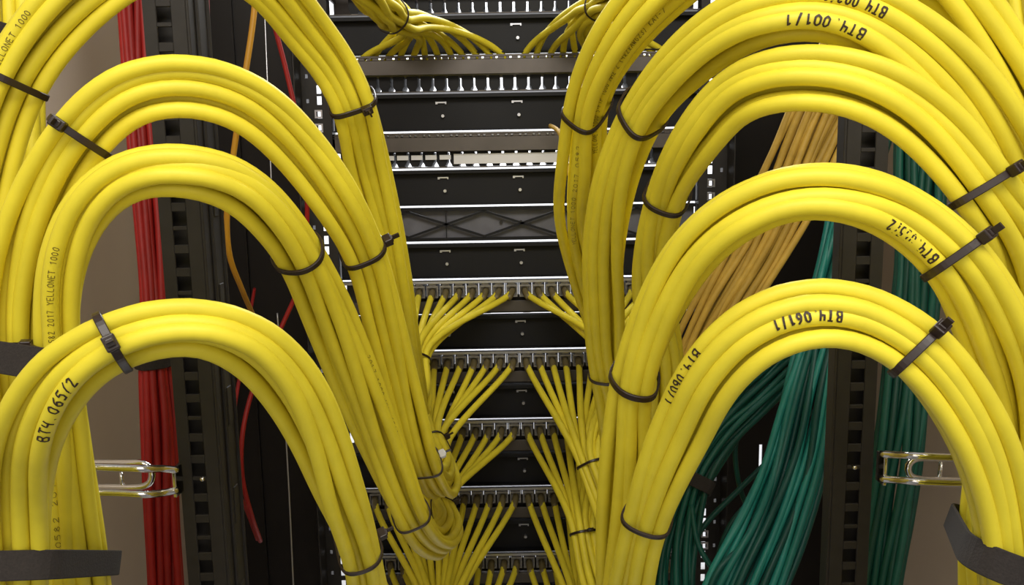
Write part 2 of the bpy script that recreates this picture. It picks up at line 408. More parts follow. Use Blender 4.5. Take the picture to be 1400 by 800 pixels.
# ------------------------------------------------------------------ near rails (square holes)
def punched(mb, xs, holes, y0, y1, z0, z1):
    """a strip from xs[0] to xs[3] with holes between xs[1] and xs[2]"""
    mb.box(xs[0], xs[1], y0, y1, z0, z1); mb.box(xs[2], xs[3], y0, y1, z0, z1)
    z = z0
    for a, b in holes:
        if a > z: mb.box(xs[1], xs[2], y0, y1, z, a)
        z = b
    if z < z1: mb.box(xs[1], xs[2], y0, y1, z, z1)
def hole_list(zt, zb, h, zref):
    out = []; k = -60
    while k < 120:
        zt_u = zref-k*U1
        for dz in (.00635, .02223, .0381):
            c = zt_u-dz
            if zb+.02 < c < zt-.02: out.append((c-h/2, c+h/2))
        k += 1
    return sorted(out)
def mirror(mb, sgn):
    mb.V = [(OX+sgn*abs(0)+sgn*x, y, z) for x, y, z in mb.V]; return mb
ZB, ZT = .12, 2.1
for sgn, side in ((-1, 'left'), (1, 'right')):
    hl = hole_list(1.98, .9, .0098, ZTOP+.004)
    root = bpy.data.objects.new('rack_post', None); COL.objects.link(root); root.location = (OX+sgn*.2325, NEARY, ZB)
    tag(root, 'black steel rack post with square holes, the near one on the %s' % side, 'rack post', 'near rack posts')
    def pl(mb): mb.V = [(sgn*(x-.2325), y-NEARY, z-ZB) for x, y, z in mb.V]; return mb
    mb = MB(); punched(mb, (.2180, .2277, .2374, .2462), hl, NEARY, NEARY+.002, ZB, ZT)
    bevel(link('flange', pl(mb).mesh('flange', M['post']), root), .0004, 1)
    mb = MB(); mb.box(.2160, .2180, NEARY, NEARY+.012, ZB, ZT)
    if sgn < 0:
        mb.box(.2140, .2160, NEARY+.0105, NEARY+.012, ZB, ZT)
        mb.box(.2140, .2155, NEARY+.012, NEARY+.028, ZB, ZT); mb.box(.2120, .2155, NEARY+.0265, NEARY+.028, ZB, ZT)
    z = 1.0
    while z < 2.0 and sgn < 0:
        mb.box(.2132, .2142, NEARY+.014, NEARY+.022, z, z+.028); z += .075
    bevel(link('web', pl(mb).mesh('web', M['post']), root), .0005, 1)
    mb = MB(); mb.box(.2445, .2462, NEARY+.002, NEARY+.035, ZB, ZT); bevel(link('outer_fold', pl(mb).mesh('outer_fold', M['post']), root), .0005, 1)
    mb = MB(); mb.box(.2185, .2440, NEARY+.012, NEARY+.013, ZB, ZT)
    z = 1.01
    while z < 1.98:
        mb.box(.2200, .2245, NEARY+.009, NEARY+.012, z, z+.010); z += .0155
    link('inner_strip', pl(mb).mesh('inner_strip', M['post']), root)
    mb = MB(); mb.box(.185, .262, NEARY-.01, NEARY+.16, 0.0, ZB-.0); bevel(link('foot', pl(mb).mesh('foot', M['post']), root), .002)

# far rails
FY = .974
for sgn, side in ((-1, 'left'), (1, 'right')):
    hl = hole_list(1.98, 1.0, .0098, ZTOP)
    root = bpy.data.objects.new('rack_rail', None); COL.objects.link(root); root.location = (OX+sgn*.2325, FY, ZB)
    tag(root, 'black far rack rail with columns of lit holes beside the patch panels, %s side' % side, 'rack rail', 'far rack rails')
    def pl(mb): mb.V = [(sgn*(x-.2325), y-FY, z-ZB) for x, y, z in mb.V]; return mb
    mb = MB(); punched(mb, (.2200, .2290, .2345, .2400), hl, FY, FY+.0015, ZB, ZT)
    hs = []; 
    for i, (a, b) in enumerate(hl):
        if i % 2: hs.append((a+.002, b-.003))
    punched(mb, (.2400, .2440, .2470, .2520), hs, FY, FY+.0015, ZB, ZT)
    link('hole_strip', pl(mb).mesh('hole_strip', M['post']), root)
    mb = MB(); mb.box(.2520, .2535, FY-.03, FY+.035, ZB, ZT); mb.box(.2535, .264, FY+.02, FY+.035, ZB, ZT)
    link('side_web', pl(mb).mesh('side_web', M['post']), root)
    mb = MB(); mb.box(.2185, .2200, FY+.0, FY+.020, ZB, ZT); link('edge_fold', pl(mb).mesh('edge_fold', M['post']), root)
    # cage nuts
    for i, (a, b) in enumerate(hl):
        if i % 6 in (3, 4):
            c = (a+b)/2; mb = MB()
            for q in range(4):
                pass
            mb.box(.2285, .2375, FY-.002, FY-.0005, c+.0028, c+.0048); mb.box(.2285, .2375, FY-.002, FY-.0005, c-.0048, c-.0028)
            mb.box(.2285, .2305, FY-.002, FY-.0005, c-.0028, c+.0028); mb.box(.2355, .2375, FY-.002, FY-.0005, c-.0028, c+.0028)
            link('cage_nut', pl(mb).mesh('cage_nut', M['lip']), root)
    mb = MB(); mb.box(.2, .26, FY-.02, FY+.03, 0, ZB); link('foot', pl(mb).mesh('foot', M['post']), root)

# ------------------------------------------------------------------ panels
PW = .2175
def root_at(name, z, label, cat, group):
    o = bpy.data.objects.new(name, None); COL.objects.link(o); o.location = (OX, YP, z); return tag(o, label, cat, group)
JP = .0163
def jx(j): return (j-11.5)*JP
# keystone module (origin: centre of its rear face)
def jack_mesh():
    mb = MB(); a = .0069; t = .0011
    mb.box(-a, a, .004, .030, -.0075, .0075)                 # body behind
    mb.box(-a, -a+t, -.002, .004, -.0075, .0075); mb.box(a-t, a, -.002, .004, -.0075, .0075)
    mb.box(-a+t, a-t, -.002, .004, .0055, .0075); mb.box(-a+t, a-t, -.002, .004, -.0075, -.0055)
    mb.box(-.0045, .0045, .001, .020, .0075, .0095); mb.box(-.0025, .0025, -.002, .008, .0092, .0108)
    return mb.mesh('keystone_jack', M['jack'])
JM = jack_mesh()
def jack_mesh_low():
    mb = MB(); a = .0066
    mb.box(-a, a, .000, .034, -.003, .0085); mb.box(-.0042, .0042, .000, .034, -.0085, -.003)
    mb.add([(-a, 0, -.003), (-.0042, 0, -.007), (-.0042, 0, -.003), (-a, .034, -.003), (-.0042, .034, -.007), (-.0042, .034, -.003)], [(0, 1, 2), (3, 5, 4), (0, 3, 4, 1), (1, 4, 5, 2), (2, 5, 3, 0)])
    mb.add([(a, 0, -.003), (.0042, 0, -.007), (.0042, 0, -.003), (a, .034, -.003), (.0042, .034, -.007), (.0042, .034, -.003)], [(0, 2, 1), (3, 4, 5), (0, 1, 4, 3), (1, 2, 5, 4), (2, 0, 3, 5)])
    return mb.mesh('keystone_jack', M['blank'])
JMA = jack_mesh_low()
def patch_panel(k, label, typ):
    zt = uz(k)-.0016; zc = uz(k)-U1/2; r = root_at('patch_panel', zc, label, 'patch panel', 'patch panels')
    g = .0009; top = U1/2-g; bot = -U1/2+g
    mb = MB()
    jz = .006 if typ == 'B' else -.0105
    hh = .0092
    # face plate with an opening for every module; light shows round the modules
    mb.box(-PW, PW, .030, .0315, jz+hh, top-.002); mb.box(-PW, PW, .030, .0315, bot+.002, jz-hh)
    mb.box(-PW, jx(0)-JP/2, .030, .0315, jz-hh, jz+hh); mb.box(jx(23)+JP/2, PW, .030, .0315, jz-hh, jz+hh)
    if typ == 'B':
        for j in range(23):
            xc = (jx(j)+jx(j+1))/2; mb.box(xc-.0008, xc+.0008, .030, .0315, jz-hh, jz+hh)
    link('face_plate', mb.mesh('face_plate', M['steel']), r)
    mb = MB(); mb.box(-PW, PW, -.004 if typ != 'A' else .020, .0315, top-.002, top-.0005); (mb.box(-PW, PW, -.004, -.003, top-.005, top-.0005) if typ != 'A' else None)
    bevel(link('top_lip', mb.mesh('top_lip', M['lip']), r), .0003, 1)
    mb = MB(); mb.box(-PW, PW, -.004, .0315, bot+.0005, bot+.0018)
    for j in range(0, 24, 3): mb.box(jx(j)-.003, jx(j)+.006, -.0046, -.004, bot+.0002, bot+.0022)
    bevel(link('bottom_lip', mb.mesh('bottom_lip', M['steel']), r), .0003, 1)
    mb = MB()
    if typ == 'B':
        mb.box(-PW, PW, -.008, -.0065, -.0195, -.0050); mb.box(-PW, PW, -.008, .030, -.0195, -.0182)
    else:
        # tall strip with pairs of small holes
        y0, y1 = -.012, -.0105; z0, z1 = -.0015, .0205; ht, hb = .0180, .0152
        mb.box(-PW, PW, y0, y1, z0, hb); mb.box(-PW, PW, y0, y1, ht, z1)
        x = -PW
        for j in range(24):
            for dx in (-.0032, .0032):
                c = jx(j)+dx; mb.box(x, c-.0013, y0, y1, hb, ht); x = c+.0013
        mb.box(x, PW, y0, y1, hb, ht)
        # joining folds at the two ends only
        mb.box(-PW, -PW+.003, y0, .030, z0, z1); mb.box(PW-.003, PW, y0, .030, z0, z1)
    bevel(link('cable_tray', mb.mesh('cable_tray', M['steel']), r), .0003, 1)
    if typ == 'C':
        mb = MB(); mb.box(-.075, .15, -.004, -.002, -.0165, -.0045)
        for q in range(5): mb.box(-.16+q*.017, -.1465+q*.017, -.004, -.002, -.011, -.0055)
        link('label_strip', mb.mesh('label_strip', M['white']), r)
    for j in range(24):
        o = link('keystone_jack', JM if typ == 'B' else JMA, r, loc=(jx(j), 0, jz))
    return r, zc+jz
HM = M['lip']
def blank_panel(k, label):
    zc = uz(k)-U1/2; r = root_at('blanking_panel', zc, label, 'blanking panel', 'black blanking panels')
    g = .0010; top = U1/2-g; bot = -U1/2+g
    mb = MB(); mb.box(-PW, PW, .004, .0055, bot, top)
    link('plate', mb.mesh('plate', M['blank']), r)
    mb = MB(); mb.box(-PW, PW, -.006, .004, top-.0014, top); mb.box(-PW, PW, -.007, -.006, top-.0045, top)
    bevel(link('top_fold', mb.mesh('top_fold', M['blank']), r), .0004)
    mb = MB(); mb.box(-PW, PW, -.006, .004, bot, bot+.0014)
    bevel(link('bottom_fold', mb.mesh('bottom_fold', M['blank']), r), .0004)
    for x in (-.087, .004):
        mb = MB(); mb.cyl((x, -.001, -.004), (x, .004, -.004), .0019, 12); link('peg', mb.mesh('peg', M['lip']), r)
        mb = MB(); mb.box(x-.0075, x+.004, .0015, .0032, .0112, .0128); mb.box(x-.0085, x-.006, .001, .004, .0100, .0128); mb.box(x+.003, x+.0045, .001, .004, .0100, .0128)
        link('slot_clip', mb.mesh('slot_clip', M['lip']), r)
    return r
zj = {}
names = {-1: 'at the very top edge of the photo', 1: 'that the drooping top wires plug into', 3: 'with a long white label strip and no fanned wires',
         7: 'just under the lattice and one black blank', 9: 'second below the lattice', 11: 'third below the lattice', 13: 'fourth below the lattice', 15: 'at the very bottom edge of the photo'}
print("UNITS", [(k, int(proj(np.array([OX, YP, uz(k)]))[1])) for k in range(17)])
for k in names:
    _, zj[k] = patch_panel(k, 'galvanised 24 port patch panel ' + names[k], 'C' if k == 3 else ('A' if k < 3 else 'B'))
bn = {0: 'behind the topmost drooping wires', 2: 'between the topmost wired panel and label strip panel', 4: 'directly above the lattice panel', 6: 'directly below the lattice panel',
      8: 'under the highest fan-fed panel', 10: 'second below the fan-fed wires start', 12: 'third below the fan-fed wires start', 14: 'just above the bottom patch panel', 16: 'under the bottom patch panel'}
bn[10] = 'between the second and third panels below the lattice'; bn[12] = 'between the third and fourth panels below the lattice'; bn[8] = 'between the first and second panels below the lattice'
for k in bn: blank_panel(k, 'black steel blanking panel ' + bn[k])
# lattice panel
zc = uz(5)-U1/2; r = root_at('lattice_panel', zc, 'dark grey panel with a black crossed lattice across the rack', 'lattice panel', None)
mb = MB(); mb.box(-PW, PW, .012, .0135, -.0205, .0205); link('back_plate', mb.mesh('back_plate', mat('slate_grey', (.12, .12, .14), .5, noise=.2, nscale=50)), r)
mb = MB(); mb.box(-PW, PW, .000, .005, .0165, .0205); mb.box(-PW, PW, .000, .005, -.0205, -.0165)
xs = [-.087+.0465*i for i in range(-3, 7)]
xs = [x for x in xs if abs(x) < PW]
def bar(a, b): 
    a = np.array(a); b = np.array(b); d = (b-a)/np.linalg.norm(b-a); mb.obox((a+b)/2, d, (0, 1, 0), np.cross(d, (0, 1, 0)), np.linalg.norm(b-a)/2, .002, .0013)
for i in range(len(xs)-1):
    s1 = 1 if i % 2 else 0
    za, zb_ = (.0155, 0) if s1 else (0, .0155)
    bar((xs[i], .004, za), (xs[i+1], .004, zb_)); bar((xs[i], .004, -za), (xs[i+1], .004, -zb_))
mb.box(-.0875, -.0865, .002, .006, -.0165, .0165)
link('lattice', mb.mesh('lattice', M['blank']), r)
mb = MB(); mb.cyl((.0045, .008, .001), (.0045, .012, .001), .002, 10); mb.cyl((-.020, .008, .001), (-.020, .012, .001), .002, 10); link('rivets', mb.mesh('rivets', M['post']), r)

# ------------------------------------------------------------------ yellow cable bundles
PLUG = {}
def plug_on(parent, tip, d, m='plug'):
    """boot where the wire enters its module"""
    me = MB().tube([tip-d*.004, tip+d*.004, tip+d*.012, tip+d*.018], [.0044, .0044, .0042, .0037], 12)
    link('boot', me.mesh('boot', M[m], smooth=True), parent)
def fan_curve(P0, T0, j, k, above=False):
    """from the gathered bundle to module j of the panel in unit k"""
    t = np.linspace(0, 1, 30)[:, None]
    if above:
        tip = np.array([OX+jx(j), YP+.008, zj[k]+.018]); d = np.array([0, -.30, .95]); D = np.linalg.norm(tip-P0)
        a, b, c = P0, P0+T0*D*.45, tip+d*min(.028, D*.4)
    else:
        tip = np.array([OX+jx(j), YP-.004, zj[k]-.0005]); D = np.linalg.norm(tip-P0); q = (P0-tip)/D
        d = .55*q+np.array([0, -.75, -.25]); d /= np.linalg.norm(d)
        a, b, c = P0, P0+T0*D*.22, tip+d*D*.22
    return ((1-t)**3*a+3*(1-t)**2*t*b+3*(1-t)*t*t*c+t**3*tip), tip, d
def rank_labels(b, ref, arch, ends=None):
    i = ref; out = {}
    outd = b.cab[:, i]-b.C[i]
    if isinstance(arch, tuple): arch, side = arch
    key1 = outd@b.N1[i]; key2 = outd@b.N2[i]
    # outside = the side away from the middle of the arch
    P = proj(b.C); mid = P[:, :2].mean(0); n1p = proj(b.C[i]+b.N1[i]*.01)[:2]-P[i, :2]
    if n1p@(P[i, :2]-mid) < 0: key1 = -key1
    order = np.argsort(-key2); h = b.n//2
    for grp, nm in ((order[:h], 'near'), (order[h:], 'far')):
        for q, c in enumerate(sorted(grp, key=lambda c: -key1[c])): out[c] = (nm, q)
    return out
def make_cables(b, arch, group, m='yellow', fan=None, above=False, ref=None, color='yellow', cut=None):
    """one object per cable; fan = (panel unit, first module)"""
    ref = b.k//2 if ref is None else ref; rl = rank_labels(b, ref, arch); b.obj = []
    order = list(range(b.n))
    if fan:
        k, j0, n = fan; order = sorted(range(b.n), key=lambda c: b.cab[c, -1][0]); slot = {c: j0+q for q, c in enumerate(order)}
    for c in range(b.n):
        P = b.cab[c]
        if fan:
            T0 = P[-1]-P[-3]; T0 /= np.linalg.norm(T0)
            Fc, tip, d = fan_curve(P[-1], T0, slot[c], k, above); P = np.vstack([P, Fc[1:]])
        if proj(P[:1])[0, 1] > 800:          # the trunks run on down towards the floor
            d0 = P[0]-P[3]; d0 /= np.linalg.norm(d0); e = []; q = P[0].copy()
            for u in range(24):
                a = min(1, u/8); dd = d0*(1-a)+np.array([0, 0, -1.0])*a; q = q+dd/np.linalg.norm(dd)*.018; e.append(q.copy())
            P = np.vstack([np.array(e[::-1]), P])
        P = resample(smooth(P, it=1), .0055); V, Fa = tube_vf(P, b.r, 12)
        nm, q = rl[c]
        lab = '%s cable, %s, %s side of %s' % (color, ORD[q], nm, arch)
        o = link('network_cable', mesh('network_cable', V, Fa, M[m], True), None, lab, 'cable', group)
        if fan and not above: plug_on(o, tip, d)
        b.obj.append(o)
S = {}
# left arches: (px, py, depth, width)
S['L1'] = [(-60, 860, .46), (-62, 640, .43), (-55, 430, .41), (-32, 250, .40), (12, 110, .39, 92), (75, 18, .385, 92), (160, -52, .385), (255, -80, .39), (345, -40, .42, 74), (414, 32, .46, 66), (458, 88, .485, 62), (482, 135, .50, 58), (503, 220, .54, 56), (524, 310, .58, 52), (541, 400, .63, 48), (553, 475, .69, 42), (562, 525, .75, 38), (568, 546, .80, 34), (573, 528, .845, 34), (571, 492, .865, 34)]
S['L2'] = [(42, 870, .47), (38, 700, .44, 76), (28, 560, .42, 76), (20, 430, .405, 76), (45, 300, .385, 80), (103, 188, .37, 82), (175, 122, .365, 84), (250, 110, .37, 84), (330, 132, .385, 84), (400, 190, .41, 80), (460, 270, .44, 74), (497, 343, .475, 66), (522, 430, .515, 62), (548, 530, .565, 58), (575, 622, .62, 52), (590, 652, .68, 46), (603, 656, .75, 40), (608, 635, .81, 36), (597, 606, .85, 34)]
S['L3'] = [(112, 870, .48), (103, 740, .45, 74), (90, 600, .42, 70), (78, 440, .385, 70), (88, 350, .37, 72), (125, 275, .36, 74), (182, 235, .355, 74), (255, 230, .355, 76), (320, 250, .37, 74), (370, 292, .39, 68), (408, 343, .415, 62), (443, 415, .45, 62), (478, 505, .49, 62), (515, 602, .54, 62), (558, 700, .60, 58), (583, 733, .67, 48), (604, 736, .75, 42), (615, 715, .81, 38), (604, 690, .855, 36)]
S['L4'] = [(38, 880, .42), (38, 760, .395, 76), (38, 660, .375, 82), (58, 570, .345, 86), (105, 502, .33, 88), (162, 466, .325, 82), (215, 449, .325, 80), (275, 446, .33, 76), (340, 472, .345, 80), (390, 520, .365, 84), (428, 585, .39, 78), (458, 660, .42, 70), (488, 738, .46, 60), (505, 800, .50, 58), (528, 900, .58), (560, 960, .68), (592, 950, .78), (604, 890, .84), (603, 850, .865, 44)]
S['R1'] = [(1500, 700, .42), (1490, 420, .40), (1440, 220, .375), (1360, 60, .36), (1250, -60, .355), (1110, -100, .365), (985, -65, .385, 80), (895, 5, .41, 76), (840, 75, .44, 62), (808, 145, .475, 50), (800, 220, .51, 54), (796, 290, .56, 52), (806, 365, .63, 44), (822, 430, .70, 40), (838, 486, .77), (845, 500, .81), (843, 488, .85), (833, 470, .87)]
S['R2'] = [(1462, 840, .44), (1460, 640, .42), (1445, 440, .40), (1405, 300, .375), (1355, 185, .355, 92), (1290, 98, .345, 94), (1205, 32, .34, 90), (1135, 6, .34, 88), (1060, 10, .345, 86), (988, 42, .365, 80), (927, 93, .39, 74), (880, 152, .42, 66), (846, 230, .455, 64), (829, 320, .50, 62), (827, 410, .55, 54), (830, 490, .60, 46), (843, 570, .66, 42), (850, 640, .72), (852, 705, .78), (842, 722, .81), (829, 690, .835, 36), (809, 634, .855, 34)]
S['R3'] = [(1440, 860, .44), (1436, 660, .42), (1422, 480, .395), (1390, 340, .37), (1337, 258, .35, 92), (1285, 190, .345, 96), (1220, 135, .34, 92), (1150, 108, .34, 92), (1080, 104, .345, 92), (1015, 125, .365, 86), (960, 178, .39, 76), (915, 252, .43, 62), (893, 330, .47, 56), (890, 400, .51, 54), (905, 480, .55, 50), (908, 560, .60, 48), (895, 660, .66, 46), (868, 770, .72), (848, 830, .77), (832, 828, .81), (815, 785, .84, 40), (803, 728, .86, 38)]
S['R4'] = [(1412, 880, .40), (1410, 700, .385), (1402, 560, .37), (1364, 440, .345), (1304, 342, .33, 96), (1235, 288, .33, 88), (1155, 260, .325, 80), (1080, 260, .33, 80), (1010, 288, .34, 84), (948, 340, .36, 82), (900, 420, .385, 72), (866, 520, .415, 62), (858, 600, .44, 62), (852, 700, .475, 58), (846, 800, .52, 52), (842, 880, .60), (836, 925, .68), (820, 925, .77), (808, 885, .83), (803, 850, .86, 44)]
S['R5'] = [(1378, 890, .38), (1372, 760, .365, 84), (1356, 660, .35, 84), (1318, 565, .335, 84), (1246, 474, .325, 84), (1180, 438, .325, 80), (1115, 428, .325, 80), (1050, 448, .33, 80), (990, 500, .345, 78), (945, 570, .37, 76), (910, 640, .395, 68), (882, 716, .43, 58), (866, 780, .465, 56), (850, 860, .53), (838, 960, .62), (822, 1010, .72), (808, 1000, .80), (803, 940, .86, 44)]
ARCH = {'L1': 'highest left arch', 'L2': 'second highest left arch', 'L3': 'third highest left arch', 'L4': 'lowest left arch',
        'R1': 'topmost right arch', 'R2': 'second right arch from top', 'R3': 'third right arch from top', 'R4': 'fourth right arch from top', 'R5': 'lowest right arch'}
FAN = {'L1': (7, 0), 'L2': (9, 0), 'L3': (11, 0), 'L4': (13, 0), 'R1': (7, 12), 'R2': (9, 12), 'R3': (11, 12), 'R4': (13, 12), 'R5': (15, 12)}
TW = {'L1': (.1, .3), 'L2': (-.1, .3), 'L3': (.2, -.2), 'L4': (-.25, .2), 'R1': (.2, .5), 'R2': (0, .3), 'R3': (.25, -.2), 'R4': (-.45, .5), 'R5': (.3, -.1)}
RW = {'L1': [4, 3, 4, 1], 'L2': [4, 3, 3, 2], 'L3': [3, 4, 3, 2], 'L4': [3, 2, 3, 2, 2], 'R1': [3, 2, 3, 2, 2], 'R2': [4, 3, 4, 1], 'R3': [4, 3, 4, 1], 'R4': [3, 4, 3, 2], 'R5': [4, 3, 3, 2]}
# R: sequence of squeezes at the ties
TIES = {
 'L1': [((14, 111), 'on the left limb of the highest left arch, at the left edge', (-40, 90), 0, .5, dict(flat=.9)), ((482, 133), 'on the right limb of the highest left arch', (496, 133), .3, .8, {}), ((571, 493), 'gathering the highest left fan of wires', (582, 500), .9, 1, dict(wd=.0026))],
 'L2': [((104, 187), 'on the left limb of the second highest left arch', (84, 165), 0, .5, dict(flat=.9)), ((494, 332), 'on the right limb of the second highest left arch', (519, 332), .4, .9, {}), ((578, 628), 'round the bottom bend of the second highest left arch', (590, 624), .7, .95, dict(wd=.0026, headmat='paletie')), ((597, 607), 'gathering the second highest left fan of wires', (603, 603), .93, 1, dict(wd=.0026))],
 'L3': [((76, 465), 'low on the third highest left arch, above the wide strap', (38, 462), 0, .4, dict(flat=.7)), ((408, 343), 'on the right limb of the third highest left arch', None, .4, .8, {}), ((557, 698), 'round the bottom bend of the third highest left arch', None, .6, .92, dict(wd=.0028)), ((605, 692), 'gathering the third highest left fan of wires', (618, 690), .93, 1, dict(wd=.0026))],
 'L4': [((160, 468), 'on the left shoulder of the lowest left arch', (158, 466), 0, .5, dict(flat=.95)), ((488, 738), 'on the right limb of the lowest left arch', (520, 728), .4, .8, dict(wd=.003))],
 'R1': [((807, 146), 'on the left limb of the topmost right arch', None, .3, .8, {})],
 'R2': [((878, 152), 'on the left limb of the second right arch', None, .3, .7, {}), ((829, 500), 'low on the second right arch, beside the fans', None, .5, .9, dict(wd=.003)), ((808, 634), 'gathering the second right fan of wires', None, .93, 1, dict(wd=.0026))],
 'R3': [((913, 256), 'on the left limb of the third right arch', None, .3, .7, {}), ((1340, 258), 'on the right shoulder of the third right arch', (1378, 230), 0, .4, dict(flat=.95)), ((804, 729), 'gathering the third right fan of wires', (806, 722), .93, 1, dict(wd=.0026))],
 'R4': [((868, 516), 'on the left limb of the fourth right arch', None, .4, .75, dict(wd=.0038)), ((1303, 340), 'on the right shoulder of the fourth right arch', (1326, 304), 0, .4, dict(flat=.95))],
 'R5': [((892, 686), 'on the left limb of the lowest right arch', None, .4, .9, dict(wd=.003)), ((1246, 473), 'on the right shoulder of the lowest right arch', (1266, 440), 0, .5, dict(flat=.95))],
}
BN = {}
for q, key in enumerate(S):
    b = Bundle(S[key], twist=TW[key], seed=q, rows=RW[key], noise=.0023 if key in ('R4', 'R3', 'L3') else .0017); BN[key] = b
    for (p, *_r) in TIES[key]: b.squeeze(b.near(p[0], p[1], _r[2], _r[3]))
    pr = proj(b.C); ref = int(np.argmin(pr[:int(b.k*.7), 1]))
    make_cables(b, ARCH[key], 'yellow cables of the '+ARCH[key], fan=(FAN[key][0], FAN[key][1], 12), ref=ref)
    for (p, lab, head, lo, hi, kw) in TIES[key]:
        cable_tie(b, p[0], p[1], 'black cable tie '+lab, head=head, lo=lo, hi=hi, **kw)

# further fans: over the top panel, and the lowest left one
def extra_bundle(spec, arch, group, fan, above=False, **kw):
    b = Bundle(spec, **kw); make_cables(b, arch, group, fan=fan, above=above, ref=2); return b
tl = extra_bundle([(470, -60, .66), (492, -25, .69), (516, 5, .735), (538, 22, .79), (562, 30, .84)], 'drooping top left bundle over the panels', 'cables of the drooping top left bundle', (1, 0, 12), True, seed=21)
cable_tie(tl, 538, 18, 'black cable tie round the drooping top left bundle', wd=.0026)
tr = extra_bundle([(880, -70, .70), (858, -30, .73), (838, -5, .77), (818, 10, .82), (800, 20, .85)], 'drooping top right bundle over the panels', 'cables of the drooping top right bundle', (1, 12, 12), True, seed=22)
cable_tie(tr, 820, 8, 'black cable tie round the drooping top right bundle', wd=.0026)
bl = extra_bundle([(640, 1080, .80), (636, 1010, .83), (632, 950, .86)], 'the lowest left fan', 'cables of the lowest left fan', (15, 0, 12), seed=23)

# upright trunks at both edges
def trunk(spec, n, arch, group, r=R0, **kw):
    b = Bundle(spec, n=n, r=r, **kw); make_cables(b, arch, group, ref=b.k//2); return b
tk1 = trunk([(14, -90, .47), (22, 10, .47), (34, 130, .47), (30, 230, .47), (12, 340, .47), (-5, 460, .48), (-10, 600, .49), (-10, 880, .50)], 10, 'trunk at upper left edge', 'cables of the upper left trunk', seed=31)
tk2 = trunk([(1392, -80, .46), (1398, 10, .46), (1425, 140, .46), (1440, 330, .46), (1430, 600, .48), (1420, 880, .49)], 8, 'trunk in top right corner', 'cables of the upper right trunk', seed=32)
tk3 = trunk([(1470, -120, .53), (1455, 60, .52), (1428, 210, .51), (1405, 330, .50), (1392, 420, .50), (1376, 500, .49), (1366, 620, .475), (1353, 720, .465), (1352, 870, .48)], 12, 'trunk behind the lowest right arch', 'cables of the lower right trunk', seed=33, twist=(.4, .4))

# wide hook-and-loop straps
def strap(points, r, c, label, wd=.0125, tilt=0.0, axis=None, gap=.0008):
    T = np.array([0, 0, 1.0]) if axis is None else axis/np.linalg.norm(axis)
    U = np.cross(T, (CAM-c)/np.linalg.norm(CAM-c)); U /= np.linalg.norm(U); V_ = np.cross(T, U)
    pts = [p-T*((p-c)@T) for p in points]
    me, H, nr = band('hook_and_loop_strap', pts, r, c, T, U, V_, wd, .0014, M['velcro'], gap=gap, tilt=tilt, soft=3)
    return link('hook_and_loop_strap', me, None, label, 'strap')
def strap_axis(c, ang):
    v = (c-CAM)/np.linalg.norm(c-CAM); t = np.array([0, 0, 1.0])-v*v[2]; t /= np.linalg.norm(t); s_ = np.cross(v, t); a = math.radians(ang)
    return t*math.cos(a)+s_*math.sin(a)
def wrap(parts, ang, label, wd, tip=0.0):
    """a strap round several bundles; parts = (bundle, pixel row, part of its length)"""
    ii = []
    for b, py, lo, hi in parts:
        q = proj(b.C); a, z = int(lo*b.k), int(hi*b.k); ii.append(a+int(np.argmin(np.abs(q[a:z, 1]-py))))
    c = np.mean([b.C[i] for (b, *_), i in zip(parts, ii)], 0); T = strap_axis(c, ang); pts = []
    v = (c-CAM)/np.linalg.norm(c-CAM); b0, i0 = parts[-1 if len(parts) == 3 else 0][0], ii[-1 if len(parts) == 3 else 0]; mt = b0.T[i0]*np.sign(b0.T[i0][2])
    T = T+(mt@v)*v*tip; T /= np.linalg.norm(T)
    for (b, *_), i in zip(parts, ii): pts += plane_cut(b, i, c, T, True)
    strap(pts, .0006, c, label, wd, axis=T, gap=.0021)
wrap([(BN['L2'], 770, 0, .3), (BN['L3'], 770, 0, .3), (BN['L4'], 770, 0, .3)], 13, 'wide black strap round the left trunk, at the bottom left corner', .0135)
wrap([(BN['L2'], 492, 0, .3), (BN['L3'], 497, 0, .3)], 18, 'wide black strap round the left trunk, passing behind the lowest left arch', .0150)
wrap([(BN['R5'], 757, 0, .3), (tk3, 730, .5, 1)], 14, 'wide black strap round the right trunk, at the bottom right corner', .0140, tip=.15)
wrap([(tk1, 48, 0, .5)], 15, 'wide black strap at the upper left edge, mostly cut by the frame', .012)
wrap([(tk3, 478, 0, .7)], 5, 'wide black strap high on the trunk behind the lowest right arch', .010)

# ------------------------------------------------------------------ writing on the yellow jackets
def note(key, text, start, end, h=.0044, pen=.00080, m='ink', name='handwriting', b=None, off=0, wob=.25, rank=0):
    b = b or BN[key]; mx, my = (start[0]+end[0])/2, (start[1]+end[1])/2
    c = pick(b, start, end)
    P = resample(b.cab[c], .0012); write_on(b.obj[c], P, b.r, text, start, end, h, pen, M[m], name, off, wob)
note('L4', 'BT4.065/2', (55, 592), (104, 505))
note('R5', 'BT4.061/1', (1142, 452), (1056, 447))
note('R5', 'BT4.060/1', (958, 478), (913, 545))
note('R4', 'BT4.055/2', (1278, 350), (1203, 306))
note('R2', 'BT4.001/1', (1182, 38), (1068, 14))
note('R2', 'BT4.002/1', (1210, 10), (1120, -20))
note('R1', 'BT4.003/2', (1440, 330), (1372, 140))
note('R2', 'BT4.002/3', (1392, 300), (1352, 192))
PR = dict(h=.0026, pen=.00028, m='print', name='printed_text', wob=0)
note('R1', 'YELLONET 1000 S-FTP 1000 MHz 2 (4x2xAWG23) KAT-7', (807, 205), (905, 2), **PR)
note('R1', 'YELLONET 1000 2017 0582', (778, 330), (781, 190), **PR)
note('L1', 'YELLONET 1000', (-5, 92), (44, 16), **PR)
note('L3', '0582 2017 YELLONET 1000', (62, 470), (72, 330), **PR)
note('L3', '0582 2017', (63, 745), (66, 640), **PR)
note('L3', '2017 1000 MHz 0582', (502, 480), (538, 590), **PR)

